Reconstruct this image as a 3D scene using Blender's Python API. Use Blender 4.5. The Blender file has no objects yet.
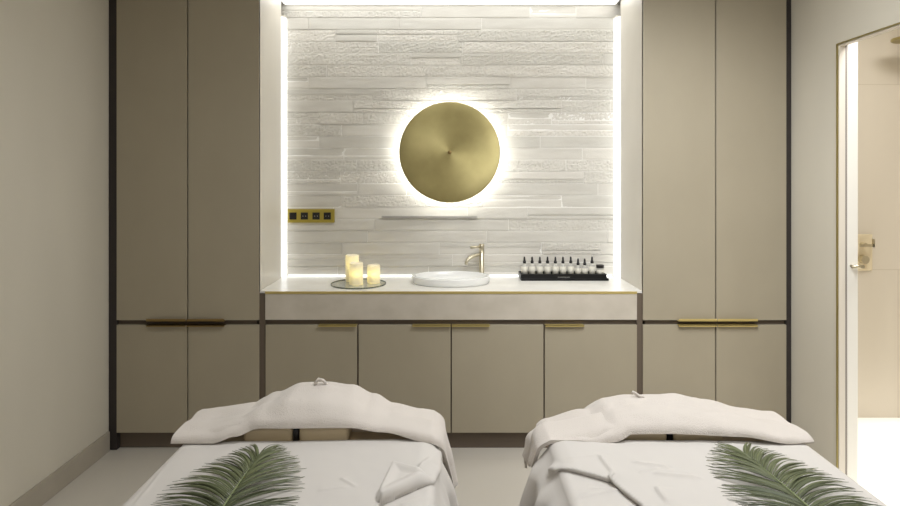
import bpy, bmesh, math, random
from mathutils import Vector, Matrix, noise
random.seed(7)
C = bpy.context.scene.collection
SC = bpy.context.scene
PI = math.pi

# ---------------------------------------------------------------- camera maths
F, CX, CY, EH = 600.0, 450.0, 176.0, 1.567      # focal px, principal point, eye height

def plane(px, py, z=0.82):
    s = (py - CY) / (EH - z)
    return ((px - CX) / s, F / s)

# ---------------------------------------------------------------- materials
def lin(c):
    return tuple(((v / 255) / 12.92 if v / 255 <= 0.04045 else ((v / 255 + 0.055) / 1.055) ** 2.4) for v in c) + (1,)

def mat(name, col, rough=0.5, metal=0.0, spec=0.5, bump=None, vary=None, sheen=0, **kw):
    m = bpy.data.materials.new(name); m.use_nodes = True
    nt = m.node_tree; b = nt.nodes['Principled BSDF']
    b.inputs['Base Color'].default_value = lin(col)
    b.inputs['Roughness'].default_value = rough
    b.inputs['Metallic'].default_value = metal
    b.inputs['Specular IOR Level'].default_value = spec
    if sheen:
        b.inputs['Sheen Weight'].default_value = sheen
    tc = nt.nodes.new('ShaderNodeTexCoord')
    def mapped(scale):
        mp = nt.nodes.new('ShaderNodeMapping'); mp.inputs['Scale'].default_value = scale
        nt.links.new(tc.outputs['Object'], mp.inputs['Vector']); return mp.outputs['Vector']
    if vary:                                   # (colour b, scale vec, detail)
        n = nt.nodes.new('ShaderNodeTexNoise'); n.inputs['Scale'].default_value = 1.0
        n.inputs['Detail'].default_value = vary[2]
        nt.links.new(mapped(vary[1]), n.inputs['Vector'])
        r = nt.nodes.new('ShaderNodeValToRGB')
        r.color_ramp.elements[0].position = 0.32; r.color_ramp.elements[1].position = 0.68
        r.color_ramp.elements[0].color = lin(col); r.color_ramp.elements[1].color = lin(vary[0])
        nt.links.new(n.outputs['Fac'], r.inputs['Fac'])
        nt.links.new(r.outputs['Color'], b.inputs['Base Color'])
    if bump:                                   # (scale vec, strength, distance)
        n = nt.nodes.new('ShaderNodeTexNoise'); n.inputs['Scale'].default_value = 1.0
        n.inputs['Detail'].default_value = 4
        nt.links.new(mapped(bump[0]), n.inputs['Vector'])
        bp = nt.nodes.new('ShaderNodeBump'); bp.inputs['Strength'].default_value = bump[1]
        bp.inputs['Distance'].default_value = bump[2]
        nt.links.new(n.outputs['Fac'], bp.inputs['Height'])
        nt.links.new(bp.outputs['Normal'], b.inputs['Normal'])
    return m

def emit(name, col, strength):
    m = bpy.data.materials.new(name); m.use_nodes = True
    nt = m.node_tree; nt.nodes.clear()
    e = nt.nodes.new('ShaderNodeEmission'); o = nt.nodes.new('ShaderNodeOutputMaterial')
    e.inputs['Color'].default_value = lin(col); e.inputs['Strength'].default_value = strength
    nt.links.new(e.outputs[0], o.inputs[0]); return m

M = {}
M['plaster'] = mat('plaster', (212, 206, 192), 0.85, bump=((60, 60, 60), 0.08, 0.002), vary=((208, 202, 188), (3, 3, 1), 2))
M['ceiling'] = mat('ceiling_paint', (232, 230, 225), 0.9)
M['base'] = mat('baseboard_tile', (176, 168, 154), 0.55, vary=((168, 160, 146), (6, 6, 6), 4))
M['lacquer'] = mat('taupe_lacquer', (168, 159, 140), 0.42, spec=0.35, bump=((900, 900, 900), 0.06, 0.0004), vary=((165, 156, 137), (5, 5, 3), 3))
M['sidepanel'] = mat('pale_side_panel', (214, 208, 196), 0.38, spec=0.4, vary=((208, 202, 190), (3, 3, 3), 2))
M['recess'] = mat('dark_recess', (98, 86, 74), 0.6)
M['darkstrip'] = mat('dark_filler', (48, 42, 40), 0.6)
M['stone_top'] = mat('counter_stone', (240, 238, 232), 0.3, vary=((231, 228, 221), (9, 9, 9), 6))
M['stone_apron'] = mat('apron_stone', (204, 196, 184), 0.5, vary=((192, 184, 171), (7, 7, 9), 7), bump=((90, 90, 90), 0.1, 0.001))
M['brass'] = mat('satin_brass', (172, 161, 112), 0.36, 1.0, bump=((30, 30, 400), 0.04, 0.0005))
M['brass_dark'] = mat('bronze_brass', (150, 128, 86), 0.4, 1.0)
M['brass_pale'] = mat('pale_brushed_brass', (200, 192, 170), 0.36, 1.0)
M['valve'] = mat('champagne_valve', (226, 213, 184), 0.45, 0.35)
M['edge'] = mat('gold_edge', (214, 194, 128), 0.4, 0.6)
M['plate'] = mat('gold_plate', (190, 172, 82), 0.38, 0.75)
M['white_ceramic'] = mat('white_ceramic', (238, 238, 236), 0.14)
M['black'] = mat('black_plastic', (22, 20, 20), 0.35)
M['blackmatte'] = mat('black_tray', (8, 7, 8), 0.4, spec=0.3)
M['label'] = mat('paper_label', (212, 208, 196), 0.6)
M['letter'] = mat('pale_lettering', (200, 198, 194), 0.6)
M['collar'] = mat('white_collar', (222, 220, 212), 0.5)
M['jamb'] = mat('cream_jamb', (222, 215, 204), 0.5)
M['groove'] = mat('grey_groove', (150, 143, 138), 0.6)
M['doorwhite'] = mat('white_door', (236, 234, 228), 0.35)
M['sheet'] = mat('sheet_cotton', (207, 202, 197), 0.85, spec=0.2, bump=((700, 700, 700), 0.06, 0.0006), sheen=0.15)
M['terry'] = mat('terry_towel', (216, 208, 201), 0.95, spec=0.1, bump=((330, 330, 330), 0.55, 0.004), sheen=0.3)
M['vinyl'] = mat('beige_vinyl', (218, 200, 168), 0.5, bump=((80, 80, 80), 0.08, 0.001))
M['tablebase'] = mat('table_base', (120, 108, 94), 0.6)
M['slot'] = mat('slot_grey', (176, 174, 166), 0.5, 0.1)
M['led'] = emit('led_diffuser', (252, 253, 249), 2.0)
M['led_top'] = emit('led_diffuser_top', (253, 253, 250), 2.8)
M['led_ring'] = emit('led_ring', (252, 253, 248), 17.0)
M['flame'] = emit('candle_bulb', (255, 230, 118), 13.0)
M['lamp'] = emit('lamp_diffuser', (255, 246, 232), 6.0)
M['stem'] = mat('frond_stem', (122, 132, 92), 0.5)

def stone_tile():
    m = mat('split_stone', (218, 212, 201), 0.75, spec=0.25)
    nt = m.node_tree; b = nt.nodes['Principled BSDF']
    at = nt.nodes.new('ShaderNodeAttribute'); at.attribute_name = 'tint'
    r = nt.nodes.new('ShaderNodeValToRGB')
    r.color_ramp.elements[0].color = lin((203, 200, 192)); r.color_ramp.elements[1].color = lin((219, 215, 207))
    nt.links.new(at.outputs['Fac'], r.inputs['Fac'])
    tc = nt.nodes.new('ShaderNodeTexCoord')
    mp = nt.nodes.new('ShaderNodeMapping'); mp.inputs['Scale'].default_value = (5, 5, 22)
    nt.links.new(tc.outputs['Object'], mp.inputs['Vector'])
    n = nt.nodes.new('ShaderNodeTexNoise'); n.inputs['Scale'].default_value = 1; n.inputs['Detail'].default_value = 6
    nt.links.new(mp.outputs[0], n.inputs['Vector'])
    mx = nt.nodes.new('ShaderNodeMix'); mx.data_type = 'RGBA'; mx.blend_type = 'MULTIPLY'
    r2 = nt.nodes.new('ShaderNodeValToRGB')
    r2.color_ramp.elements[0].position = .3; r2.color_ramp.elements[1].position = .7
    r2.color_ramp.elements[0].color = (.9, .89, .88, 1); r2.color_ramp.elements[1].color = (1, 1, 1, 1)
    nt.links.new(n.outputs['Fac'], r2.inputs['Fac'])
    mx.inputs['Factor'].default_value = 1
    nt.links.new(r.outputs[0], mx.inputs[6]); nt.links.new(r2.outputs[0], mx.inputs[7])
    nt.links.new(mx.outputs[2], b.inputs['Base Color'])
    n2 = nt.nodes.new('ShaderNodeTexNoise'); n2.inputs['Scale'].default_value = 190; n2.inputs['Detail'].default_value = 3
    nt.links.new(tc.outputs['Object'], n2.inputs['Vector'])
    bp = nt.nodes.new('ShaderNodeBump'); bp.inputs['Strength'].default_value = 0.5; bp.inputs['Distance'].default_value = 0.002
    nt.links.new(n2.outputs['Fac'], bp.inputs['Height']); nt.links.new(bp.outputs[0], b.inputs['Normal'])
    return m
M['tile'] = stone_tile()
M['grout'] = mat('pale_grout', (240, 238, 233), 0.85)

def tiles_mat(name, a, bcol, joint, w, h, rough, off=(0, 0, 0), floor=False, jw=0.003):
    m = mat(name, a, rough)
    nt = m.node_tree; b = nt.nodes['Principled BSDF']
    tc = nt.nodes.new('ShaderNodeTexCoord'); mp = nt.nodes.new('ShaderNodeMapping')
    mp.inputs['Location'].default_value = off
    if not floor:
        mp.inputs['Rotation'].default_value = (-PI / 2, 0, 0)
    nt.links.new(tc.outputs['Object'], mp.inputs['Vector'])
    br = nt.nodes.new('ShaderNodeTexBrick')
    br.offset = 0.0 if floor else 0.5
    br.inputs['Scale'].default_value = 1; br.inputs['Brick Width'].default_value = w; br.inputs['Row Height'].default_value = h
    br.inputs['Mortar Size'].default_value = jw; br.inputs['Color1'].default_value = lin(a)
    br.inputs['Color2'].default_value = lin(bcol); br.inputs['Mortar'].default_value = lin(joint)
    nt.links.new(mp.outputs[0], br.inputs['Vector'])
    nt.links.new(br.outputs['Color'], b.inputs['Base Color'])
    return m
M['floor'] = tiles_mat('floor_tile', (208, 202, 192), (205, 199, 189), (196, 190, 180), 0.9, 0.9, 0.5, (0.35, 0.28, 0), True, 0.0015)
M['bathtile'] = tiles_mat('bath_tile', (204, 195, 180), (201, 192, 177), (191, 181, 164), 0.6, 1.2, 0.45, (0.395, 0.24, 0))
M['bathfloor'] = mat('bath_floor', (236, 232, 222), 0.5)

def brass_disc():
    m = mat('brushed_disc', (184, 172, 124), 0.5, 1.0)
    nt = m.node_tree; b = nt.nodes['Principled BSDF']
    tc = nt.nodes.new('ShaderNodeTexCoord')
    n = nt.nodes.new('ShaderNodeTexNoise'); n.inputs['Scale'].default_value = 5; n.inputs['Detail'].default_value = 4
    nt.links.new(tc.outputs['Object'], n.inputs['Vector'])
    r = nt.nodes.new('ShaderNodeValToRGB')
    r.color_ramp.elements[0].color = lin((168, 156, 108)); r.color_ramp.elements[1].color = lin((190, 178, 128))
    r.color_ramp.elements[0].position = .3; r.color_ramp.elements[1].position = .7
    nt.links.new(n.outputs['Fac'], r.inputs['Fac']); nt.links.new(r.outputs[0], b.inputs['Base Color'])
    b.inputs['Anisotropic'].default_value = 0.55
    tg = nt.nodes.new('ShaderNodeTangent'); tg.direction_type = 'RADIAL'; tg.axis = 'Y'
    nt.links.new(tg.outputs[0], b.inputs['Tangent'])
    return m
M['disc'] = brass_disc()

def wax():
    m = bpy.data.materials.new('candle_wax'); m.use_nodes = True
    nt = m.node_tree; nt.nodes.clear()
    o = nt.nodes.new('ShaderNodeOutputMaterial'); mx = nt.nodes.new('ShaderNodeMixShader')
    d = nt.nodes.new('ShaderNodeBsdfDiffuse'); t = nt.nodes.new('ShaderNodeBsdfTranslucent')
    d.inputs['Color'].default_value = lin((248, 245, 238)); t.inputs['Color'].default_value = lin((252, 250, 242))
    mx.inputs[0].default_value = 0.3
    nt.links.new(d.outputs[0], mx.inputs[1]); nt.links.new(t.outputs[0], mx.inputs[2]); nt.links.new(mx.outputs[0], o.inputs[0])
    return m
M['wax'] = wax()

def glass(name, col, rough=0.02, alpha=None):
    m = bpy.data.materials.new(name); m.use_nodes = True
    b = m.node_tree.nodes['Principled BSDF']
    b.inputs['Base Color'].default_value = lin(col); b.inputs['Roughness'].default_value = rough
    b.inputs['Transmission Weight'].default_value = 0.45; b.inputs['IOR'].default_value = 1.3
    return m
M['glass'] = glass('bottle_glass', (236, 234, 226))
M['trayglass'] = mat('mirror_tray', (196, 200, 194), 0.12, 0.55)
M['trayrim'] = mat('tray_rim', (120, 124, 112), 0.25, 0.6)

def leafmat():
    m = mat('palm_leaf', (86, 102, 66), 0.5, spec=0.35)
    nt = m.node_tree; b = nt.nodes['Principled BSDF']
    at = nt.nodes.new('ShaderNodeAttribute'); at.attribute_name = 'tint'
    r = nt.nodes.new('ShaderNodeValToRGB')
    r.color_ramp.elements[0].color = lin((50, 58, 44)); r.color_ramp.elements[1].color = lin((108, 114, 80))
    nt.links.new(at.outputs['Fac'], r.inputs['Fac']); nt.links.new(r.outputs[0], b.inputs['Base Color'])
    return m
M['leaf'] = leafmat()

# ---------------------------------------------------------------- helpers
def obj(name, bm, m, parent=None, bevel=0, smooth=False, seg=2, solid=0, subsurf=0, offset=-1, recalc=True):
    me = bpy.data.meshes.new(name)
    if recalc: bmesh.ops.recalc_face_normals(bm, faces=bm.faces)
    bm.to_mesh(me); bm.free()
    o = bpy.data.objects.new(name, me); C.objects.link(o)
    for mm in (m if isinstance(m, (list, tuple)) else [m]):
        me.materials.append(mm)
    if smooth:
        for p in me.polygons: p.use_smooth = True
    if solid:
        md = o.modifiers.new('thickness', 'SOLIDIFY'); md.thickness = solid; md.offset = offset
    if bevel:
        md = o.modifiers.new('bevel', 'BEVEL'); md.width = bevel; md.segments = seg; md.limit_method = 'ANGLE'
    if subsurf:
        md = o.modifiers.new('sub', 'SUBSURF'); md.levels = md.render_levels = subsurf
    if parent:
        o.parent = parent
        o.matrix_parent_inverse = parent.matrix_basis.inverted()
    return o

def tag(o, label, cat, group=None, kind=None):
    if label: o['label'] = label
    if cat: o['category'] = cat
    if group: o['group'] = group
    if kind: o['kind'] = kind
    return o

def thing(name, label, cat, loc=(0, 0, 0), group=None):
    o = bpy.data.objects.new(name, None); C.objects.link(o); o.location = loc
    o.empty_display_size = 0.1
    return tag(o, label, cat, group)

def box(bm, x0, x1, y0, y1, z0, z1):
    v = [bm.verts.new((x, y, z)) for z in (z0, z1) for y in (y0, y1) for x in (x0, x1)]
    for f in ((0, 1, 3, 2), (4, 5, 7, 6), (0, 1, 5, 4), (2, 3, 7, 6), (0, 2, 6, 4), (1, 3, 7, 5)):
        bm.faces.new([v[i] for i in f])

def B(*boxes):
    bm = bmesh.new()
    for b in boxes: box(bm, *b)
    return bm

def lathe(bm, prof, cx=0, cy=0, n=40, axis='z', sx=1, sy=1, cap0=True, cap1=True):
    rings = []
    for (r, h) in prof:
        ring = []
        for i in range(n):
            a = 2 * PI * i / n
            p = (r * math.cos(a) * sx, r * math.sin(a) * sy)
            if axis == 'z': ring.append(bm.verts.new((cx + p[0], cy + p[1], h)))
            elif axis == 'y': ring.append(bm.verts.new((cx + p[0], h, cy + p[1])))
            else: ring.append(bm.verts.new((h, cx + p[0], cy + p[1])))
        rings.append(ring)
    for a, b in zip(rings, rings[1:]):
        for i in range(n):
            j = (i + 1) % n
            bm.faces.new((a[i], a[j], b[j], b[i]))
    if cap0: bm.faces.new(rings[0])
    if cap1: bm.faces.new(rings[-1])
    return bm

def tube(bm, pts, r, n=12):
    pts = [Vector(p) for p in pts]; rings = []
    rr = r if isinstance(r, (list, tuple)) else [r] * len(pts)
    for i, p in enumerate(pts):
        d = (pts[min(i + 1, len(pts) - 1)] - pts[max(i - 1, 0)]).normalized()
        u = d.cross(Vector((0, 0, 1)))
        if u.length < 1e-3: u = d.cross(Vector((0, 1, 0)))
        u.normalize(); w = d.cross(u)
        rings.append([bm.verts.new(p + (u * math.cos(2 * PI * k / n) + w * math.sin(2 * PI * k / n)) * rr[i]) for k in range(n)])
    for a, b in zip(rings, rings[1:]):
        for k in range(n):
            bm.faces.new((a[k], a[(k + 1) % n], b[(k + 1) % n], b[k]))
    bm.faces.new(rings[0]); bm.faces.new(rings[-1])
    return bm

def interp(tab, x):
    if x <= tab[0][0]: return tab[0][1]
    for (a, va), (b, vb) in zip(tab, tab[1:]):
        if x <= b:
            t = (x - a) / (b - a); t = t * t * (3 - 2 * t)
            return va + (vb - va) * t
    return tab[-1][1]

def struct(name, bm, m, **k):
    o = obj(name, bm, m, **k); o['kind'] = 'structure'; return o

# ---------------------------------------------------------------- room shell
WX, YB, YF, ZC = 1.95, 3.96, -1.1, 2.80
YC = 3.42                                            # cabinet front plane
DY0, DY1, DZ = 2.05, 3.02, 2.228                     # doorway in the right wall
struct('floor', B((-WX - .1, WX, YF - .1, YB + .1, -0.1, 0)), M['floor'])
struct('ceiling', B((-WX - .1, WX + .04, YF - .1, YB + .1, ZC, ZC + .1)), M['ceiling'])
struct('wall_left', B((-WX - .1, -WX, YF, YB, 0, ZC)), M['plaster'])
struct('wall_front', B((-WX - .1, WX + .1, YF - .1, YF, 0, ZC)), M['plaster'])
struct('wall_back', B((-WX - .1, WX, YB, YB + .1, 0, ZC)), M['plaster'])
struct('wall_right', B((WX, WX + .04, YF, DY0, 0, ZC), (WX, WX + .04, DY1, YB, 0, ZC), (WX, WX + .04, DY0, DY1, DZ, ZC)), M['plaster'])
struct('baseboard_left', B((-WX, -WX + .012, YF, YC, 0, .112)), M['base'], bevel=.002)
# doorway: brass edge, cream jamb, grey groove
def portal(x0, x1, t, o=0.0):                         # an inverted U around the opening, thickness t into the opening
    return ((x0, x1, DY1 - o - t, DY1 - o, 0, DZ - o), (x0, x1, DY0 + o, DY0 + o + t, 0, DZ - o), (x0, x1, DY0 + o + t, DY1 - o - t, DZ - o - t, DZ - o))
struct('trim_1', B(*portal(WX - .004, WX + .004, .006, -.005)), M['brass'])
struct('trim_2', B(*portal(WX + .004, WX + .034, .008)), M['jamb'])
struct('trim_3', B(*portal(WX + .034, WX + .046, .004)), M['groove'])
# bathroom beyond the doorway
BX0, BX1, BYF, BYB = WX + .04, 3.75, 1.3, 3.89
struct('wall_bathroom_back', B((WX + .04, BX1, BYB, BYB + .07, 0, ZC)), M['bathtile'])
struct('wall_bathroom_right', B((BX1, BX1 + .1, BYF, BYB + .07, 0, ZC)), M['bathtile'])
struct('wall_bathroom_front', B((WX + .04, BX1, BYF - .1, BYF, 0, ZC)), M['bathtile'])
struct('floor_bathroom', B((WX, BX1, BYF, BYB, -0.1, 0.0)), M['bathfloor'])
struct('ceiling_bathroom', B((WX + .04, BX1 + .1, BYF - .1, BYB + .07, ZC, ZC + .1)), M['ceiling'])
d = struct('door_1', B((WX + .046, WX + .1, DY1 - .006, 3.86, 0.006, DZ + .06)), M['doorwhite'], bevel=.003)
bm = bmesh.new()
tube(bm, [(2.0, 2.985, 1.116), (2.058, 2.985, 1.116)], .0085, 16)
tube(bm, [(2.014, 2.985, 1.116), (2.014, 3.018, 1.116)], .006, 12)
tube(bm, [(2.048, 2.985, 1.116), (2.048, 3.018, 1.116)], .006, 12)
h = obj('door_handle', bm, M['brass_pale'], d, smooth=True); h['label'] = 'small brass pull on door edge'
# shower valve on the bathroom wall
sv = thing('shower_valve', 'square brass shower control plate on the beige bathroom wall', 'shower valve', (2.70, BYB, 1.07))
obj('plate', B((2.59, 2.732, BYB - .012, BYB + .001, .955, 1.19)), M['valve'], sv, bevel=.004)
bm = bmesh.new(); lathe(bm, [(.026, BYB - .012), (.026, BYB - .05)], 2.66, 1.03, 24, 'y'); obj('knob', bm, M['brass_pale'], sv)
bm = bmesh.new(); lathe(bm, [(.014, BYB - .012), (.014, BYB - .05)], 2.66, 1.125, 24, 'y')
box(bm, 2.62, 2.71, BYB - .062, BYB - .05, 1.114, 1.132); box(bm, 2.70, 2.712, BYB - .062, BYB - .05, 1.114, 1.165)
obj('lever', bm, M['brass_pale'], sv)
sh = thing('rain_shower', 'brass rain shower head high in the bathroom doorway', 'shower head', (2.80, 3.62, ZC))
bm = bmesh.new(); lathe(bm, [(.11, 2.388), (.115, 2.392), (.115, 2.402), (.02, 2.414)], 2.80, 3.62, 40); obj('spray_plate', bm, M['brass'], sh)
bm = bmesh.new(); tube(bm, [(2.80, 3.62, 2.41), (2.80, 3.62, ZC + .001)], .012); obj('arm', bm, M['brass'], sh, smooth=True)

# ---------------------------------------------------------------- split-stone niche wall
def tile_wall():
    bm = bmesh.new(); col = bm.loops.layers.float_color.new('tint')
    R = random.Random(21)
    def tile(x0, x1, z0, z1, dep, rough, tint):
        g = .0018
        x0 += g; x1 -= g; z0 += g; z1 -= g
        nx = max(2, int((x1 - x0) / (.0075 if rough > .4 else .02))); nz = max(2, int((z1 - z0) / .0075))
        yb, yf = YB, YB - .012 - dep
        grid = []
        off = Vector((R.uniform(0, 50), R.uniform(0, 50), 0))
        for k in range(nz + 1):
            row = []
            for i in range(nx + 1):
                x = x0 + (x1 - x0) * i / nx; z = z0 + (z1 - z0) * k / nz
                e = 0 if (i in (0, nx) or k in (0, nz)) else 1
                p = Vector((x * 60, z * 85, 0)) + off
                nn = noise.noise(p) * .6 + noise.noise(p * 2.1) * .5
                lo = noise.noise(Vector((x * 6, z * 30, 3)) + off) * .0012
                y = yf - rough * .0050 * nn * (1 if e else .5) - lo + (0 if e else .001)
                row.append(bm.verts.new((x, y, z)))
            grid.append(row)
        fs = []
        for k in range(nz):
            for i in range(nx):
                fs.append(bm.faces.new((grid[k][i], grid[k][i + 1], grid[k + 1][i + 1], grid[k + 1][i])))
        rim = grid[0] + [r[-1] for r in grid[1:-1]] + grid[-1][::-1] + [r[0] for r in grid[1:-1]][::-1]
        back = [bm.verts.new((v.co.x, yb, v.co.z)) for v in rim]
        n = len(rim)
        for i in range(n):
            fs.append(bm.faces.new((rim[i], back[i], back[(i + 1) % n], rim[(i + 1) % n])))
        for f in fs:
            for l in f.loops: l[col] = (tint, tint, tint, 1)
    z = .895
    XE = 1.35
    while z < 2.74:
        h = .0778
        rowrough = R.random()
        x = -XE - R.uniform(0, .5)
        while x < XE:
            w = R.choice((.3, .42, .55, .7, .85, 1.0)) * R.uniform(.9, 1.1)
            a, b = max(x, -XE), min(x + w, XE)
            if b - a > .02:
                rough = 1.0 if R.random() < (.8 if rowrough > .42 else .1) else R.choice((.06, .1, .2))
                if R.random() < .3:
                    c = R.choice((.34, .5, .62)) * h
                    d0 = R.uniform(.0005, .0075)
                    tile(a, b, z, z + c, d0, rough, R.random())
                    tile(a, b, z + c, z + h, max(0, d0 + R.choice((-1, 1)) * R.uniform(.003, .005)), R.choice((.1, rough)), R.random())
                else:
                    tile(a, b, z, z + h, R.uniform(.0005, .0075), rough, R.random())
            x += w
        z += h
    # backing grout sheet
    nf = len(bm.faces)
    box(bm, -XE, XE, YB - .0112, YB, .895, 2.75)
    bm.faces.ensure_lookup_table()
    for f in list(bm.faces)[nf:]:
        f.material_index = 1
        for l in f.loops: l[col] = (1, 1, 1, 1)
    o = struct('wall_niche', bm, [M['tile'], M['grout']])
tile_wall()

# ---------------------------------------------------------------- cabinets
ZT = 2.79
ZU0, ZL1, ZP = .745, .718, .103                       # upper door bottom, lower door top, plinth top
def px2x(px, s=175.44): return (px - CX) / s

def pull(x0, x1, z, parent, up, bronze=False, y=YC):
    """finger-pull profile set on a door edge"""
    if up:      # on the bottom edge of an upper door: plate forward, small lip up
        bm = B((x0, x1, y - .022, y + .012, z - .0035, z - .0002), (x0, x1, y - .022, y - .0195, z - .0035, z + .012))
    else:       # on the top edge of a lower door: plate forward, lip down
        bm = B((x0, x1, y - .022, y + .012, z + .0002, z + .0035), (x0, x1, y - .022, y - .0195, z - .0055, z + .0035))
    return obj('handle', bm, M['edge'] if not bronze else M['brass_dark'], parent, bevel=.0006, seg=1)

def door(x0, x1, z0, z1, parent, hx=None, up=False, bronze=False):
    o = obj('door', B((x0, x1, YC, YC + .02, z0, z1)), M['lacquer'], parent, bevel=.0015)
    if hx:
        pull(hx[0], hx[1], z0 if up else z1, o, up, bronze)
    return o

CX0, CX1 = px2x(265.2), px2x(637)

def tall(side, label):
    # mirrored by sign
    if side < 0:
        xs = (px2x(116.5), px2x(187), px2x(188.2), px2x(259)); hx = ((px2x(148), px2x(187)), (px2x(188.2), px2x(225.5)))
    else:
        xs = (px2x(643), px2x(715.2), px2x(716.4), px2x(786.5)); hx = ((px2x(677.5), px2x(715.2)), (px2x(716.4), px2x(756)))
    t = thing('tall_cabinet', label, 'cabinet', ((xs[0] + xs[3]) / 2, YC + .2, 0))
    inner = xs[3] if side < 0 else xs[0]
    outer = -WX + .002 if side < 0 else WX - .002
    a, b = min(inner, outer), max(inner, outer)
    ib = inner - .018 if side < 0 else inner + .018
    # dark carcass with recessed filler against the wall
    od = xs[0] if side < 0 else xs[3]
    obj('wall_filler', B((min(outer, od) + (0 if side < 0 else .001), max(outer, od) - (.001 if side < 0 else 0), YC + .006, 3.6, .004, ZT)), M['darkstrip'], t)
    obj('carcass', B((min(od, ib), max(od, ib), YC + .022, 3.86, .10, ZT),
                     (xs[0] if side < 0 else a, xs[3] if side < 0 else b, YC + .04, 3.84, .004, .10)), M['recess'], t)
    so = obj('side_panel', B((min(inner, ib), max(inner, ib), YC + .002, 3.87, .90, ZT)), M['sidepanel'], t, bevel=.001)
    cg = CX0 - .001 if side < 0 else CX1 + .001
    obj('filler_strip', B((min(inner, cg), max(inner, cg), YC + .008, 3.85, .10, .895)), M['recess'], t)
    door(xs[0], xs[1], ZU0, ZT, t, hx[0], True, side < 0); door(xs[2], xs[3], ZU0, ZT, t, hx[1], True, side < 0)
    door(xs[0], xs[1], ZP, ZL1, t, hx[0], False, side < 0); door(xs[2], xs[3], ZP, ZL1, t, hx[1], False, side < 0)
tall(-1, 'tall taupe wardrobe cabinet beside the plain left wall, bronze pulls')
tall(1, 'tall taupe wardrobe cabinet beside the wall with the doorway, brass pulls')

v = thing('vanity_cabinet', 'low taupe vanity cabinet of four doors under the stone counter', 'cabinet', (0, YC + .25, 0))
obj('carcass', B((CX0, CX1, YC + .022, 3.94, .10, .895)), M['recess'], v)
obj('plinth', B((CX0 - .035, CX1 + .03, YC + .04, 3.84, .0, .0995)), M['recess'], v)
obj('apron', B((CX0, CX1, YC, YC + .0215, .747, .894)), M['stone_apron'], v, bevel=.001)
bx = [px2x(p) for p in (265.5, 357, 358.6, 450.6, 451.8, 543.4, 544.8, 637)]
hp = [px2x(p) for p in (319, 357, 412.5, 450.6, 451.8, 489.5, 544.8, 583.5)]
for k in range(4):
    door(bx[2 * k], bx[2 * k + 1], ZP, ZL1, v, (hp[2 * k], hp[2 * k + 1]))
ct = thing('countertop', 'pale stone countertop with a thin brass front edge', 'countertop', (0, 3.68, .896))
ZK = .909
obj('slab', B((CX0, CX1, YC + .001, YC + .012, .8975, ZK), (px2x(259) + .0005, px2x(643) - .0005, YC + .012, 3.935, .8975, ZK)), M['stone_top'], ct)
obj('brass_edge', B((CX0, CX1, YC - .003, YC + .0008, .8955, ZK + .0004)), M['edge'], ct)

# ---------------------------------------------------------------- niche lights
for s, lab in ((-1, 'vertical glowing light strip at the left end of the stone niche'), (1, 'vertical glowing light strip at the right end of the stone niche')):
    bm = bmesh.new()
    xo = 1.0965 if s < 0 else 1.102
    xi = xo - .027
    ya, yb = 3.874, 3.935
    q = [(xo, ya), (xi, yb), (xo + .03, yb), (xo + .03, ya)]
    vs = [[bm.verts.new((s * x, y, z)) for x, y in q] for z in (.912, 2.6)]
    for i in range(4):
        bm.faces.new((vs[0][i], vs[0][(i + 1) % 4], vs[1][(i + 1) % 4], vs[1][i]))
    bm.faces.new(vs[0]); bm.faces.new(vs[1])
    t = thing('light_strip', lab, 'light', (s * xo, 3.9, .912))
    obj('diffuser', bm, M['led'], t)
    obj('end_cap', B((min(s * xi, s * (xo + .03)), max(s * xi, s * (xo + .03)), 3.874, 3.935, 2.6, 2.606)), M['sidepanel'], t)
t = thing('light_strip', 'thin glow line added along the back edge of the countertop', 'light', (0, 3.93, ZK))  # added emitter, stands in for the bright line where counter meets wall
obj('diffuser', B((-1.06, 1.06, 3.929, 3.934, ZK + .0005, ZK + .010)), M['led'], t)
t = thing('ceiling_light', 'bright white light panel across the top of the niche', 'light', (0, 3.7, 2.69))
obj('diffuser', B((-1.082, 1.082, 3.60, 3.93, 2.692, 2.70)), M['led_top'], t)
obj('housing', B((-1.085, 1.085, YC + .01, 3.94, 2.70, 2.79), (-1.085, 1.085, YC + .01, 3.60, 2.692, 2.70)), M['sidepanel'], t)

# ---------------------------------------------------------------- round sconce
SX, SY, SZ, SR = -.002, 3.832, 1.719, .3225
t = thing('wall_sconce', 'large round brass disc lamp glowing against the stone wall', 'wall lamp', (SX, 3.94, SZ))
bm = bmesh.new()
lathe(bm, [(.004, SY + .010), (.06, SY + .0095), (.15, SY + .007), (.25, SY + .0035), (SR - .006, SY), (SR - .001, SY+.0005), (SR, SY + .003), (SR, SY + .006), (SR - .01, SY + .016), (.004, SY + .018)], SX, SZ, 96, 'y')
obj('disc', bm, M['disc'], t, smooth=True)
bm = bmesh.new(); lathe(bm, [(.012, SY + .0098), (.012, SY + .003), (.008, SY + .001)], SX, SZ, 24, 'y'); obj('center_stud', bm, M['brass_dark'], t, smooth=True)
bm = bmesh.new(); lathe(bm, [(.262, SY + .028), (.30, SY + .028), (.30, SY + .034), (.262, SY + .034), (.262, SY + .028)], SX, SZ, 72, 'y', cap0=False, cap1=False)
obj('light_ring', bm, M['led_ring'], t)
bm = bmesh.new(); lathe(bm, [(.2, SY + .017), (.2, 3.935)], SX, SZ, 48, 'y'); obj('backplate', bm, M['white_ceramic'], t)
bm = bmesh.new(); lathe(bm, [(.255, SY + .016), (.308, SY + .016), (.308, SY + .027), (.255, SY + .027), (.255, SY + .016)], SX, SZ, 72, 'y', cap0=False, cap1=False)
obj('light_channel', bm, M['white_ceramic'], t)

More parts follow.
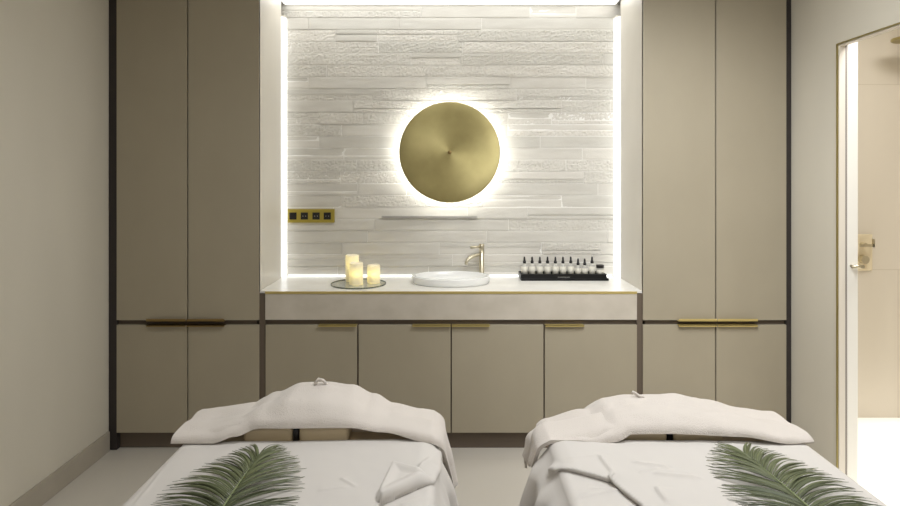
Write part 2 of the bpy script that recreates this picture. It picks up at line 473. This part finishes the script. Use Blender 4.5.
# ---------------------------------------------------------------- wall fittings
WF = 3.925
sW = F / WF
def wx(px): return (px - CX) / sW
def wz(py): return EH - (py - CY) / sW
t = thing('socket_panel', 'gold four-gang switch and socket plate on the stone wall', 'socket', (wx(311), WF + .01, wz(216)))
obj('plate', B((wx(288), wx(334.5), WF - .006, WF + .012, wz(222.6), wz(209))), M['plate'], t, bevel=.002)
for i, p in enumerate((293.2, 304.6, 316.3, 327.5)):
    o = obj('socket' if i else 'switch', B((wx(p - 3.6), wx(p + 3.6), WF - .009, WF - .006, wz(219.4), wz(212.4))), M['black'], t, bevel=.0015)
    if i:
        o['label'] = 'black socket insert'
        for dx in (-.009, .009):
            bm = bmesh.new(); lathe(bm, [(.003, WF - .0095), (.003, WF - .009)], wx(p) + dx, wz(216), 12, 'y'); obj('contact', bm, M['slot'], o)
    else:
        o['label'] = 'black rocker switch'
        obj('rocker', B((wx(p - 2.4), wx(p + 2.4), WF - .013, WF - .009, wz(218), wz(213.6))), M['black'], o, bevel=.001)
t = thing('wall_slot', 'long thin grey slot set in stone below the round lamp', 'vent', (wx(429.5), WF + .01, wz(217)))
obj('frame', B((wx(381.5), wx(477.5), 3.926, WF + .014, wz(218.3), wz(215.8))), M['slot'], t, bevel=.0005)
obj('opening', B((wx(382.5), wx(476.5), 3.9255, 3.926, wz(217.6), wz(216.5))), M['groove'], t)

# ---------------------------------------------------------------- basin and tap
BXc, BYc = .006, 3.70
t = thing('washbasin', 'round white low washbasin sitting on the counter', 'washbasin', (BXc, BYc, ZK))
bm = bmesh.new()
a = .242; ratio = .172 / .242
prof = [(.02, ZK + .001), (a - .012, ZK + .001), (a - .006, ZK + .006), (a, ZK + .042), (a - .003, ZK + .046), (a - .02, ZK + .046), (a - .023, ZK + .043), (a - .028, ZK + .018), (a - .05, ZK + .010), (a - .10, ZK + .008), (.02, ZK + .007)]
lathe(bm, prof, BXc, BYc, 72, 'z', 1, ratio)
obj('bowl', bm, M['white_ceramic'], t, smooth=True, bevel=0)
bm = bmesh.new(); lathe(bm, [(.018, ZK + .0075), (.02, ZK + .010), (.016, ZK + .012)], BXc, BYc, 24); obj('drain', bm, M['brass_pale'], t, smooth=True)
fx, fy = .204, 3.862
t = thing('tap', 'tall brushed brass mixer tap behind the washbasin', 'tap', (fx, fy, ZK))
bm = bmesh.new(); lathe(bm, [(.022, ZK), (.022, ZK + .006), (.0165, ZK + .008), (.0165, ZK + .17), (.0145, ZK + .172), (.0145, ZK + .176), (.0165, ZK + .178), (.0165, ZK + .218), (.014, ZK + .221)], fx, fy, 32)
obj('body', bm, M['brass_pale'], t, smooth=True, bevel=0)
bm = bmesh.new(); tube(bm, [(fx, fy, 1.111), (fx - .035, fy - .012, 1.111), (fx - .072, fy - .024, 1.110)], [.0065, .008, .009]); obj('lever', bm, M['brass_pale'], t, smooth=True)
pts = [(fx, fy, 1.066), (fx - .025, fy - .01, 1.062), (fx - .05, fy - .022, 1.055), (fx - .075, fy - .034, 1.045), (fx - .092, fy - .042, 1.032), (fx - .10, fy - .047, 1.018), (fx - .102, fy - .048, 1.004)]
bm = bmesh.new(); tube(bm, pts, .0108, 16); obj('spout', bm, M['brass_pale'], t, smooth=True)

# ---------------------------------------------------------------- candles on a tray
t = thing('candle_tray', 'round mirrored tray under three glowing candles', 'tray', (-.556, 3.647, ZK))
bm = bmesh.new(); lathe(bm, [(.15, ZK + .0005), (.163, ZK + .0005), (.163, ZK + .0045), (.01, ZK + .0045)], -.556, 3.647, 72); obj('plate', bm, M['trayglass'], t)
bm = bmesh.new(); lathe(bm, [(.1632, ZK + .0005), (.1665, ZK + .0005), (.1665, ZK + .008), (.1632, ZK + .008), (.1632, ZK + .0005)], -.556, 3.647, 72, cap0=False, cap1=False); obj('rim', bm, M['trayrim'], t)
def candle(x, y, r, hh, lab):
    t = thing('pillar_candle', lab, 'candle', (x, y, ZK + .0046), 'glowing candles on the round tray')
    z0 = ZK + .0048; z1 = z0 + hh
    bm = bmesh.new(); lathe(bm, [(r - .002, z0), (r, z0 + .003), (r, z1 - .006), (r - .002, z1 - .001), (r - .006, z1), (r - .012, z1 - .004), (r - .016, z1 - .014), (.004, z1 - .018)], x, y, 40)
    obj('wax', bm, M['wax'], t, smooth=True)
    zc = z1 - hh * .42 - .006 if hh < .14 else z1 - .058
    bm = bmesh.new(); lathe(bm, [(.002, zc - .016), (.008, zc - .010), (.009, zc - .004), (.006, zc + .008), (.001, zc + .018)], x + .003, y - r + .018, 16)
    o = obj('bulb', bm, M['flame'], t, smooth=True)
    bm = bmesh.new(); tube(bm, [(x, y, z1 - .018), (x + .001, y, z1 - .008)], .0014, 6); obj('wick', bm, M['black'], t)
candle(-.609, 3.735, .041, .163, 'tallest glowing pillar candle at the back of the tray')
candle(-.566, 3.618, .0415, .132, 'middle-height glowing candle at the front of the tray')
candle(-.468, 3.68, .040, .109, 'shortest glowing candle standing apart, nearest the basin')

# ---------------------------------------------------------------- bottles on a black stand
tx0, tx1 = (520.6 - CX) / 159.2, (606.6 - CX) / 159.2
t = thing('bottle_tray', 'long black display tray holding the dropper bottles', 'tray', ((tx0 + tx1) / 2, 3.82, ZK))
obj('base', B((tx0 + .004, tx1 + .013, 3.765, 3.905, ZK + .0003, ZK + .014)), M['blackmatte'], t, bevel=.0015)
obj('tray_box', B((tx0, tx1, 3.768, 3.78, ZK + .014, ZK + .041), (tx0, tx1, 3.88, 3.895, ZK + .014, ZK + .041), (tx0, tx0 + .01, 3.78, 3.88, ZK + .014, ZK + .041),
                  (tx1 - .01, tx1, 3.78, 3.88, ZK + .014, ZK + .041), (tx0 + .01, tx1 - .01, 3.78, 3.88, ZK + .014, ZK + .022)), M['blackmatte'], t)
bm = bmesh.new()
xx = (557.9 - CX) / 159.2; R = random.Random(3)
while xx < (570 - CX) / 159.2:                        # tiny line of pale lettering on the front
    w = R.uniform(.003, .0055)
    zc = ZK + .0225
    box(bm, xx, xx + w, 3.7672, 3.768, zc - .0022, zc - .0012); box(bm, xx, xx + .0012, 3.7672, 3.768, zc - .0022, zc + .0026)
    if R.random() < .6: box(bm, xx, xx + w, 3.7672, 3.768, zc + .0018, zc + .0026)
    xx += w + .0016
o = obj('lettering', bm, M['letter'], t); o['label'] = 'tiny pale line of lettering'
zb = ZK + .0222
def bottle(x, y, top, lab):
    t = thing('dropper_bottle', lab, 'bottle', (x, y, zb), 'dropper bottles in the black tray')
    body = top - .055
    bm = bmesh.new(); lathe(bm, [(.017, zb), (.0198, zb + .002), (.0198, body - .006), (.017, body - .001), (.0095, body + .001), (.0088, body + .007)], x, y, 28); obj('glass_body', bm, M['glass'], t, smooth=True)
    bm = bmesh.new(); lathe(bm, [(.0202, zb + .010), (.0202, body - .006)], x, y, 28, cap0=False, cap1=False); obj('label', bm, M['label'], t, smooth=True, solid=.0003, offset=1)
    bm = bmesh.new(); lathe(bm, [(.0092, body + .003), (.0105, body + .004), (.0105, body + .011), (.009, body + .0115)], x, y, 24); obj('collar', bm, M['collar'], t, smooth=True)
    bm = bmesh.new(); lathe(bm, [(.0098, body + .0118), (.0098, body + .026), (.0075, body + .029), (.0062, body + .034), (.0058, body + .047), (.0035, body + .054), (.001, body + .055)], x, y, 24); obj('pipette_cap', bm, M['black'], t, smooth=True)
ORD = ['leftmost', 'second', 'third', 'fourth', 'fifth', 'sixth', 'seventh']
bxs = [510 + p / 8.18 for p in (118, 181, 244, 307, 371, 433, 497, 557, 611, 671)]
for i, p in enumerate(bxs):
    y = 3.822; s = F / y
    short = i in (7, 8)
    if i == 0: lab = 'leftmost tall black-capped dropper bottle, at the end nearest the tap'
    elif i < 7: lab = '%s tall black-capped dropper bottle counting from the tap end' % ORD[i]
    elif i == 7: lab = 'left of the two shorter dropper bottles in the black tray'
    elif i == 8: lab = 'right of the two shorter dropper bottles in the black tray'
    else: lab = 'last tall dropper bottle, directly beside the low black-lidded jar'
    bottle((p - CX) / s, y, 1.042 if short else 1.054, lab)
jx = (510 + 737 / 8.18 - CX) / (F / 3.822)
t = thing('cream_jar', 'low glass jar with flat black lid at the bottle tray end', 'jar', (jx, 3.822, zb))
bm = bmesh.new(); lathe(bm, [(.02, zb), (.0235, zb + .002), (.0235, zb + .048), (.02, zb + .051)], jx, 3.822, 32); obj('glass_body', bm, M['glass'], t, smooth=True)
bm = bmesh.new(); lathe(bm, [(.0242, zb + .0512), (.0248, zb + .053), (.0248, zb + .069), (.023, zb + .0705)], jx, 3.822, 32); obj('lid', bm, M['black'], t)
bm = bmesh.new(); lathe(bm, [(.0239, zb + .012), (.0239, zb + .04)], jx, 3.822, 28, cap0=False, cap1=False); obj('label', bm, M['label'], t, smooth=True, solid=.0003, offset=1)

# ---------------------------------------------------------------- treatment beds
ZM = .812                                              # mattress top
YH = 1.686                                             # sheet head edge

def table(xl, xr, hz, label, off):
    xc = (xl + xr) / 2
    t = thing('massage_table', label, 'massage table', (xc, 1.1, 0))
    bm = B((xl + .012, xr - .012, .22, 1.79, ZM - .1, ZM)); obj('mattress', bm, M['vinyl'], t, bevel=.022, seg=4, smooth=True)
    obj('frame', B((xl + .03, xr - .03, .26, 1.76, ZM - .17, ZM - .101)), M['tablebase'], t, bevel=.006)
    for sx in (xl + .06, xr - .14):
        for sy in (.34, 1.62):
            obj('leg', B((sx, sx + .08, sy, sy + .08, 0.0, ZM - .17)), M['tablebase'], t, bevel=.006)
    obj('shelf', B((xl + .06, xr - .06,   .40, 1.66, .18, .21)), M['tablebase'], t, bevel=.004)
    hc = xc + off
    for a, b in ((hc - .15, hc - .010), (hc + .008, hc + .15)):
        obj('head_cushion', B((a, b, 1.702, 1.885, ZM - .004, ZM + hz)), M['vinyl'], t, bevel=.012, seg=3, smooth=True)
    o = obj('strap', B((hc - .009, hc + .007, 1.706, 1.875, ZM - .002, ZM + hz - .008)), M['black'], t, bevel=.003); o['label'] = 'black strap between the cushions'
table(-.755, -.035, .042, 'massage table with beige headrest, farther from the doorway, left of the aisle', -.043)
table(.275, 1.005, .030, 'massage table with beige headrest on the doorway side of the aisle', -.012)

def seg_d(x, y, a, b):
    """signed distance (left positive) and parameter to segment a-b"""
    dx, dy = b[0] - a[0], b[1] - a[1]; L = math.hypot(dx, dy)
    t = ((x - a[0]) * dx + (y - a[1]) * dy) / (L * L)
    sd = (dx * (y - a[1]) - dy * (x - a[0])) / L
    return sd, t, L

def sstep(a, b, x):
    t = max(0, min(1, (x - a) / (b - a))); return t * t * (3 - 2 * t)

def ridge(x, y, a, b, h, wl, wr):
    sd, t, L = seg_d(x, y, a, b)
    if sd > 6 * wl or sd < -6 * wr: return 0
    e = sstep(-.12, .12, t) * (1 - sstep(.75, 1.1, t))
    w = wl if sd > 0 else wr
    return h * e * math.exp(-abs(sd) / w)

def polystep(x, y, pts):
    """signed distance to open polyline; positive on the left of its direction"""
    best = None
    for a, b in zip(pts, pts[1:]):
        sd, t, L = seg_d(x, y, a, b)
        tc = max(0, min(1, t))
        qx, qy = a[0] + (b[0] - a[0]) * tc, a[1] + (b[1] - a[1]) * tc
        dd = math.hypot(x - qx, y - qy)
        if best is None or dd < best[0] - 1e-9:
            best = (dd, math.copysign(dd, sd), (-(b[1] - a[1]) / L, (b[0] - a[0]) / L))
    return best[1], best[2]

def tri_in(x, y, T):
    s = [seg_d(x, y, T[i], T[(i + 1) % 3])[0] for i in range(3)]
    if s[0] + s[1] + s[2] == 0: return 0
    sgn = 1 if (T[1][0] - T[0][0]) * (T[2][1] - T[0][1]) - (T[1][1] - T[0][1]) * (T[2][0] - T[0][0]) > 0 else -1
    return min(k * sgn for k in s)

def P(px, py): return plane(px, py, .824)

def sheet(name, xl, xr, fold, side, seed, label):
    ys = []
    y = YH
    while y > 1.24: ys.append(y); y -= .0034
    while y > .20: ys.append(y); y -= .015
    W = xr - xl; r = .022; hang = .50
    prof = []                                          # (x, z drop, hang distance, side)
    n = 42
    for k in range(n, 0, -1): prof.append((xl, (hang) * k / n, -1))
    for k in range(1, 7):
        a = PI / 2 * k / 7; prof.append((xl + r - r * math.cos(a), r - r * math.sin(a), 0))
    m = int((W - 2 * r) / .0034)
    for k in range(m + 1): prof.append((xl + r + (W - 2 * r) * k / m, 0, 0))
    for k in range(1, 7):
        a = PI / 2 * k / 7; prof.append((xr - r + r * math.sin(a), r - r * math.cos(a), 0))
    for k in range(1, n + 1): prof.append((xr, (hang) * k / n, 1))
    bm = bmesh.new(); rows = []
    zt = ZM + .006
    for y in ys:
        row = []
        for (x, d, sd) in prof:
            if sd:
                dd = d + r
                g = noise.noise(Vector((y * 4.5, seed, 0)))
                fl = math.sin(y * (52 if side < 0 else 34) + seed + 2.2 * g + dd * 2) * .5 + math.sin(y * 79 + seed * 2 + dd * 3) * .22
                free = 1.0 if sd == side else .35
                flare = (.016 * sstep(0, .10, d) + .05 * d) * (1.4 if free == 1 else .35)
                if free == 1 and side < 0: flare = .040 * sstep(-.012, .055, d) + .02 * d
                xx = x + sd * (.003 + flare + free * (.045 if side < 0 else .022) * (fl + .35) * sstep(0, .16, d))
                zz = zt - r - d
                yy = y + .006 * math.cos(y * 34 + seed) * sstep(0, .2, d)
                if sd == side:
                    yy += .05 * sstep(1.50, YH, y) * sstep(.02, .3, d) * 0
                zz = max(zz, .2)
            else:
                h, ox, oy = fold(x, y)
                w = .0014 * noise.noise(Vector((x * 9, y * 7, seed))) + .0007 * noise.noise(Vector((x * 26, y * 18, seed + 5)))
                edge = sstep(0, .05, x - xl) * sstep(0, .05, xr - x)
                xx, yy, zz = x + ox, y + oy, zt - d + max(0, h + (w + .0012)) * (edge * .9 + .1)
                zz -= .006 * (1 - sstep(0, .03, YH - y)) * 0
            row.append(bm.verts.new((xx, yy, zz)))
        rows.append(row)
    for a, b in zip(rows, rows[1:]):
        for i in range(len(a) - 1):
            bm.faces.new((a[i], b[i], b[i + 1], a[i + 1]))
    o = obj(name, bm, M['sheet'], None, smooth=True, solid=.0016, offset=1, recalc=False)
    return tag(o, label, 'sheet')

# --- left bed folds
L_step = [P(300, 600), P(376, 505), P(431, 480), P(437, 462), P(438, 446)]
L_tri = [P(392, 469), P(430, 479), P(376, 505)]
def fold_left(x, y):
    if y < 1.0: return 0, 0, 0
    sd, nrm = polystep(x, y, L_step)                   # left of direction = upper layer
    h = .012 * sstep(-.002, .002, sd) * math.exp(-max(0, sd) / .22)
    k = math.exp(-((sd - .003) / .005) ** 2)
    ox, oy = -nrm[0] * .012 * k, -nrm[1] * .012 * k
    td = tri_in(x, y, L_tri)
    h += .019 * sstep(-.0015, .003, td) * (1 - .45 * sstep(.004, .03, td))
    h += ridge(x, y, P(438, 450), P(417, 473), .013, .018, .004)
    h += ridge(x, y, P(341, 480), P(356, 489), .004, .006, .0025)
    h += ridge(x, y, P(320, 492), P(350, 489), .003, .01, .006)
    h += ridge(x, y, P(171, 458), P(133, 506), .0035, .004, .0018)
    if sd < 0:                                          # soft curved folds on the under layer
        h += ridge(x, y, P(400, 506), P(440, 492), .007, .012, .008)
    h *= sstep(.9, 1.15, y)
    return h, ox, oy
# --- right bed folds
R_step = [P(546, 452), P(558, 464), P(570, 468), P(613, 480), P(647, 506), P(720, 580)]
def fold_right(x, y):
    if y < 1.0: return 0, 0, 0
    sd, nrm = polystep(x, y, R_step)
    h = .013 * sstep(-.002, .002, sd) * math.exp(-max(0, sd) / .25)
    k = math.exp(-((sd - .003) / .005) ** 2)
    ox, oy = -nrm[0] * .020 * k, -nrm[1] * .020 * k
    h += ridge(x, y, P(599, 459), P(618, 486), .009, .028, .003) * (1 if sd > -.004 else 0)
    h += ridge(x, y, P(655, 491), P(668, 508), .009, .025, .003)
    h += ridge(x, y, P(568, 460), P(600, 458), .0015, .008, .006)
    h += ridge(x, y, P(634, 465), P(672, 470), .007, .014, .006)
    h += ridge(x, y, P(655, 476), P(702, 480), .007, .014, .006)
    h += ridge(x, y, P(640, 475), P(662, 471), .005, .008, .004)
    if sd < 0:
        h += ridge(x, y, P(560, 500), P(625, 488), .005, .012, .006)
        h += ridge(x, y, P(590, 487), P(618, 490), .003, .006, .005)
    h *= sstep(.9, 1.15, y)
    return h, ox, oy
sheet('bed_sheet', -.755, -.035, fold_left, 1, 1.3, 'pale cotton sheet on the left massage table, rumpled near the aisle')
sheet('bed_sheet', .275, 1.005, fold_right, -1, 4.1, 'pale cotton sheet on the right massage table, pleat falling toward the aisle')

# ---------------------------------------------------------------- towels
def cat(p0, p1, p2, p3, t):
    return 0.5 * ((2 * p1) + (-p0 + p2) * t + (2 * p0 - 5 * p1 + 4 * p2 - p3) * t * t + (-p0 + 3 * p1 - 3 * p2 + p3) * t ** 3)

def towel(x0, x1, crest, front, side, seed, loopx, label, hang, xmid, hz):
    """crest / front: tables x -> z; side: +1 hangs over x1, -1 hangs over x0"""
    t = thing('towel', label, 'towel', ((x0 + x1) / 2, 1.85, ZM))
    NU, NV = 190, 84
    bm = bmesh.new(); rows = []
    for i in range(NU + 1):
        L = (x1 - x0) + hang
        q = L * i / NU
        if side > 0: x = x0 + q
        else: x = x1 - q
        over = (x - x1) if side > 0 else (x0 - x)
        xe = min(max(x, x0), x1)
        zc, zf = interp(crest, xe), interp(front, xe)
        lift = sstep(.825, .85, zf)
        yf = 1.672 + .020 * lift + .006 * noise.noise(Vector((xe * 5, seed, 0)))
        cps = [(yf, zf - .02), (yf, zf), (yf + .012, zf + .008 + .2 * (zc - zf)), (1.745, zf + .008 + .68 * (zc - zf)), (1.80, zc - .003), (1.85, zc), (1.90, zc - .012), (1.935, min(zc - .05, .79)), (1.945, .74), (1.95, .70), (1.95, .66)]
        row = []
        for j in range(NV + 1):
            v = j / NV * (len(cps) - 3); k = min(int(v), len(cps) - 4); f = v - k
            a = [Vector(c) for c in cps[k:k + 4]]
            p = cat(*a, f)
            y, z = p.x, p.y
            nn = noise.noise(Vector((xe * 7, y * 10, seed))) * .0050 + noise.noise(Vector((xe * 18, y * 22, seed + 9))) * .0026
            z += (nn + .003) * sstep(.0, .12, j / NV)
            xx = x
            if y < 1.795: z = max(z, ZM + .009)
            wc = 1 - sstep(.13, .36, abs(xe - xmid))
            if y < 1.795: z = max(z, ZM + .009 + (hz + .002) * wc * sstep(yf, yf + .03, y))
            elif y < 1.91 and wc > 0: z = max(z, ZM + .009 + (hz + .002) * wc - (1 - wc) * .10 * sstep(1.795, 1.83, y))
            if over > -.02:
                o2 = over + .02
                drop = o2 - .02 * sstep(0, .04, o2) * 1.0 if o2 > .04 else o2 * o2 / .08
                drop = max(0, drop)
                base = x1 if side > 0 else x0
                xx = base + side * (-.02 + .024 * sstep(0, .05, o2) + .17 * max(0, o2 - .02) + .010 * math.sin(y * 38 + seed) * sstep(.03, .15, o2))
                z -= drop
                yfr = yf + .45 * max(0, o2 - .02)
                y = yfr + (y - yf) * (1.955 - yfr) / (1.955 - yf)
                z = max(z, ZM - .42)
            row.append(bm.verts.new((xx, y, z)))
        rows.append(row)
    for a, b in zip(rows, rows[1:]):
        for j in range(NV):
            bm.faces.new((a[j], a[j + 1], b[j + 1], b[j]) if side < 0 else (a[j], b[j], b[j + 1], a[j + 1]))
    obj('cloth', bm, M['terry'], t, smooth=True, solid=.010, offset=1, bevel=.0045, seg=3, recalc=False)
    zl = interp(crest, loopx)
    bm = bmesh.new()
    s = -side
    pts = [(loopx - .022, 1.86, zl + .002), (loopx - .020, 1.86, zl + .018), (loopx - .010, 1.858, zl + .029), (loopx + .004, 1.857, zl + .026), (loopx + .014, 1.858, zl + .014), (loopx + .02, 1.86, zl + .001)]
    if side < 0: pts = [(loopx - .012, 1.86, zl + .026), (loopx - .004, 1.858, zl + .022), (loopx + .008, 1.857, zl + .014), (loopx + .02, 1.858, zl + .010), (loopx + .03, 1.86, zl + .002)]
    tube(bm, pts, .005, 8)
    obj('hanging_loop', bm, M['terry'], t, smooth=True)

def cz(py, Y=1.85): return EH - (py - CY) * Y / F
def cxw(px, Y=1.85): return (px - CX) * Y / F
Lc = [(cxw(p), cz(q) - .012) for p, q in ((200, 411), (218, 410), (252, 405), (275, 395), (300, 386.5), (325, 385.5), (350, 388.5), (372, 397), (392, 406), (420, 411), (436, 413))]
Lf = [((p - CX) * 1.685 / F, EH - (q - CY) * 1.685 / F) for p, q in ((173, 443), (212, 442), (235, 436), (262, 429), (350, 429), (380, 433), (437, 441))]
towel(-.775, -.034, Lc, Lf, 1, 2.0, (322 - CX) * 1.86 / F, 'cream towel humped over the left headrest, its end hanging into the aisle', .21, -.42, .042)
Rc = [(cxw(p), cz(q) - .012) for p, q in ((535, 430), (548, 422), (587, 412), (608, 401), (630, 397.5), (677, 397.5), (707, 402), (750, 411), (772, 414))]
Rf = [((p - CX) * 1.685 / F, EH - (q - CY) * 1.685 / F) for p, q in ((535, 447), (590, 444), (612, 440), (632, 434.5), (670, 434), (740, 436), (808, 444))]
towel(.262, 1.012, Rc, Rf, -1, 6.0, (636 - CX) * 1.86 / F, 'cream towel over the right headrest, beside the doorway', .085, .64, .030)

# ---------------------------------------------------------------- palm fronds
def frond(base, tip, bend, seed, label, skew, Ls=.186):
    R = random.Random(seed)
    t = thing('palm_frond', label, 'palm leaf', (base[0], base[1], .824))
    b, e = Vector((base[0], base[1], .832)), Vector((tip[0], tip[1], .828))
    mid = (b + e) / 2 + Vector((bend, 0, .008))
    def pos(u): return b * (1 - u) ** 2 + mid * 2 * u * (1 - u) + e * u * u
    def dirn(u): return ((mid - b) * (1 - u) + (e - mid) * u).normalized()
    bm = bmesh.new(); us = [k / 30 for k in range(31)]
    tube(bm, [pos(u) for u in us], [.0046 * (1 - .75 * u) for u in us], 8)
    obj('stem', bm, M['stem'], t, smooth=True)
    bm = bmesh.new(); col = bm.loops.layers.float_color.new('tint')
    N = 72
    for sd in (-1, 1):
        for k in range(N):
            u = .10 + .90 * (k + R.uniform(-.25, .25) + .4) / N
            u = min(.998, max(.05, u))
            p0 = pos(u); T = dirn(u); S = Vector((T.y, -T.x, 0)).normalized() * sd
            Lf = Ls * (1 - .55 * max(0, (u - .55) / .45) ** 1.6) * (.55 + .45 * min(1, u / .3)) * R.uniform(.93, 1.05)
            a0 = math.radians(50 - 32 * u ** 3 + R.uniform(-3, 3) + skew * sd * .4); a1 = a0 + math.radians(32 - 20 * u ** 4 + R.uniform(-4, 4) + skew * sd)
            wmax = .0027 * R.uniform(.85, 1.15)
            tint = min(1, max(0, .15 + .75 * u + R.uniform(-.22, .22)))
            n = 9; pts = []; p = p0.copy()
            rise = R.uniform(.002, .016)
            for i in range(n + 1):
                f = i / n
                a = a0 + (a1 - a0) * f
                dv = T * math.cos(a) + S * math.sin(a)
                if i: p = p + Vector((dv.x, dv.y, 0)) * (Lf / n)
                zz = p0.z + (0.8255 + R.uniform(0, .001) - p0.z) * f ** 1.5 + rise * math.sin(PI * min(1, f * 1.02)) * (1 - .3 * f)
                pts.append((Vector((p.x, p.y, max(zz, .8245))), dv))
            prev = None
            roll = R.uniform(-.4, .9)
            for i, (q, dv) in enumerate(pts):
                f = i / n
                w = wmax * min(1, .35 + f * 4) * (1 - f ** 2.2) + .0003
                side = Vector((-dv.y, dv.x, 0)).normalized()
                up = Vector((0, 0, 1))
                cs = (side * math.cos(roll) + up * math.sin(roll) * sd)
                l = q + cs * w; r_ = q - cs * w; c = q - up * .25 * w
                l.z = max(l.z, .8235); r_.z = max(r_.z, .8235)
                cur = [bm.verts.new(l), bm.verts.new(c), bm.verts.new(r_)]
                if prev:
                    for aa in range(2):
                        fc = bm.faces.new((prev[aa], cur[aa], cur[aa + 1], prev[aa + 1]))
                        for lp in fc.loops: lp[col] = (tint, tint, tint, 1)
                prev = cur
    obj('leaflets', bm, M['leaf'], t, smooth=True, solid=.0005, offset=0)
frond((-.487, 1.05), (-.505, 1.585), -.012, 5, 'green palm frond lying on the sheet of the left massage table', -6)
frond((.785, 1.05), (.783, 1.60), .02, 11, 'green palm frond lying on the sheet of the right massage table', 7)

# ---------------------------------------------------------------- lights
def area(name, loc, rot, size, power, col=(1, .95, .87), sy=None, spread=180):
    l = bpy.data.lights.new(name, 'AREA'); l.energy = power; l.color = col
    l.shape = 'RECTANGLE'; l.size = size; l.size_y = sy or size; l.spread = math.radians(spread)
    o = bpy.data.objects.new(name, l); C.objects.link(o); o.location = loc; o.rotation_euler = rot; return o
def spot(name, loc, target, power, angle, col=(1, .93, .83), blend=.6, rad=.05):
    l = bpy.data.lights.new(name, 'SPOT'); l.energy = power; l.color = col; l.spot_size = math.radians(angle); l.spot_blend = blend; l.shadow_soft_size = rad
    o = bpy.data.objects.new(name, l); C.objects.link(o); o.location = loc
    o.rotation_euler = (Vector(target) - Vector(loc)).to_track_quat('-Z', 'Y').to_euler(); return o
area('ceiling_lamp', (.75, 2.0, 2.79), (0, 0, 0), .9, 27, (.965, .985, 1), sy=.5)
area('ceiling_lamp', (.75, .5, 2.79), (0, 0, 0), .8, 13, (.965, .985, 1), sy=.5)
area('front_fill', (.1, -1.0, 1.9), (math.radians(78), 0, 0), 2.6, 2.5, (.965, .985, 1), sy=1.4)  # added low-power fill behind the camera, not a fitting of the room
spot('cabinet_spot', (.55, 1.3, 2.77), (1.15, 3.42, 1.3), 165, 64, (.98, .99, 1), 1.0, .12)
spot('downlight', (2.75, 2.85, 2.78), (2.72, 2.95, 0), 340, 44, (1, .99, .97))
area('bathroom_lamp', (2.35, 2.7, 2.78), (0, 0, 0), .5, 22, (1, .985, .95))

# ---------------------------------------------------------------- world, camera, view
w = bpy.data.worlds.new('world'); SC.world = w; w.use_nodes = True
w.node_tree.nodes['Background'].inputs['Color'].default_value = (.05, .05, .05, 1)
cam = bpy.data.cameras.new('camera'); co = bpy.data.objects.new('camera', cam); C.objects.link(co)
co.location = (0, 0, EH); co.rotation_euler = (PI / 2, 0, 0)
cam.sensor_width = 36; cam.lens = 24; cam.shift_y = -(253 - CY) / 900; cam.clip_start = .02
SC.camera = co
SC.view_settings.view_transform = 'Standard'
SC.view_settings.look = 'None'
SC.view_settings.exposure = 0.20
SC.view_settings.gamma = 1.0
SC.view_settings.use_curve_mapping = False
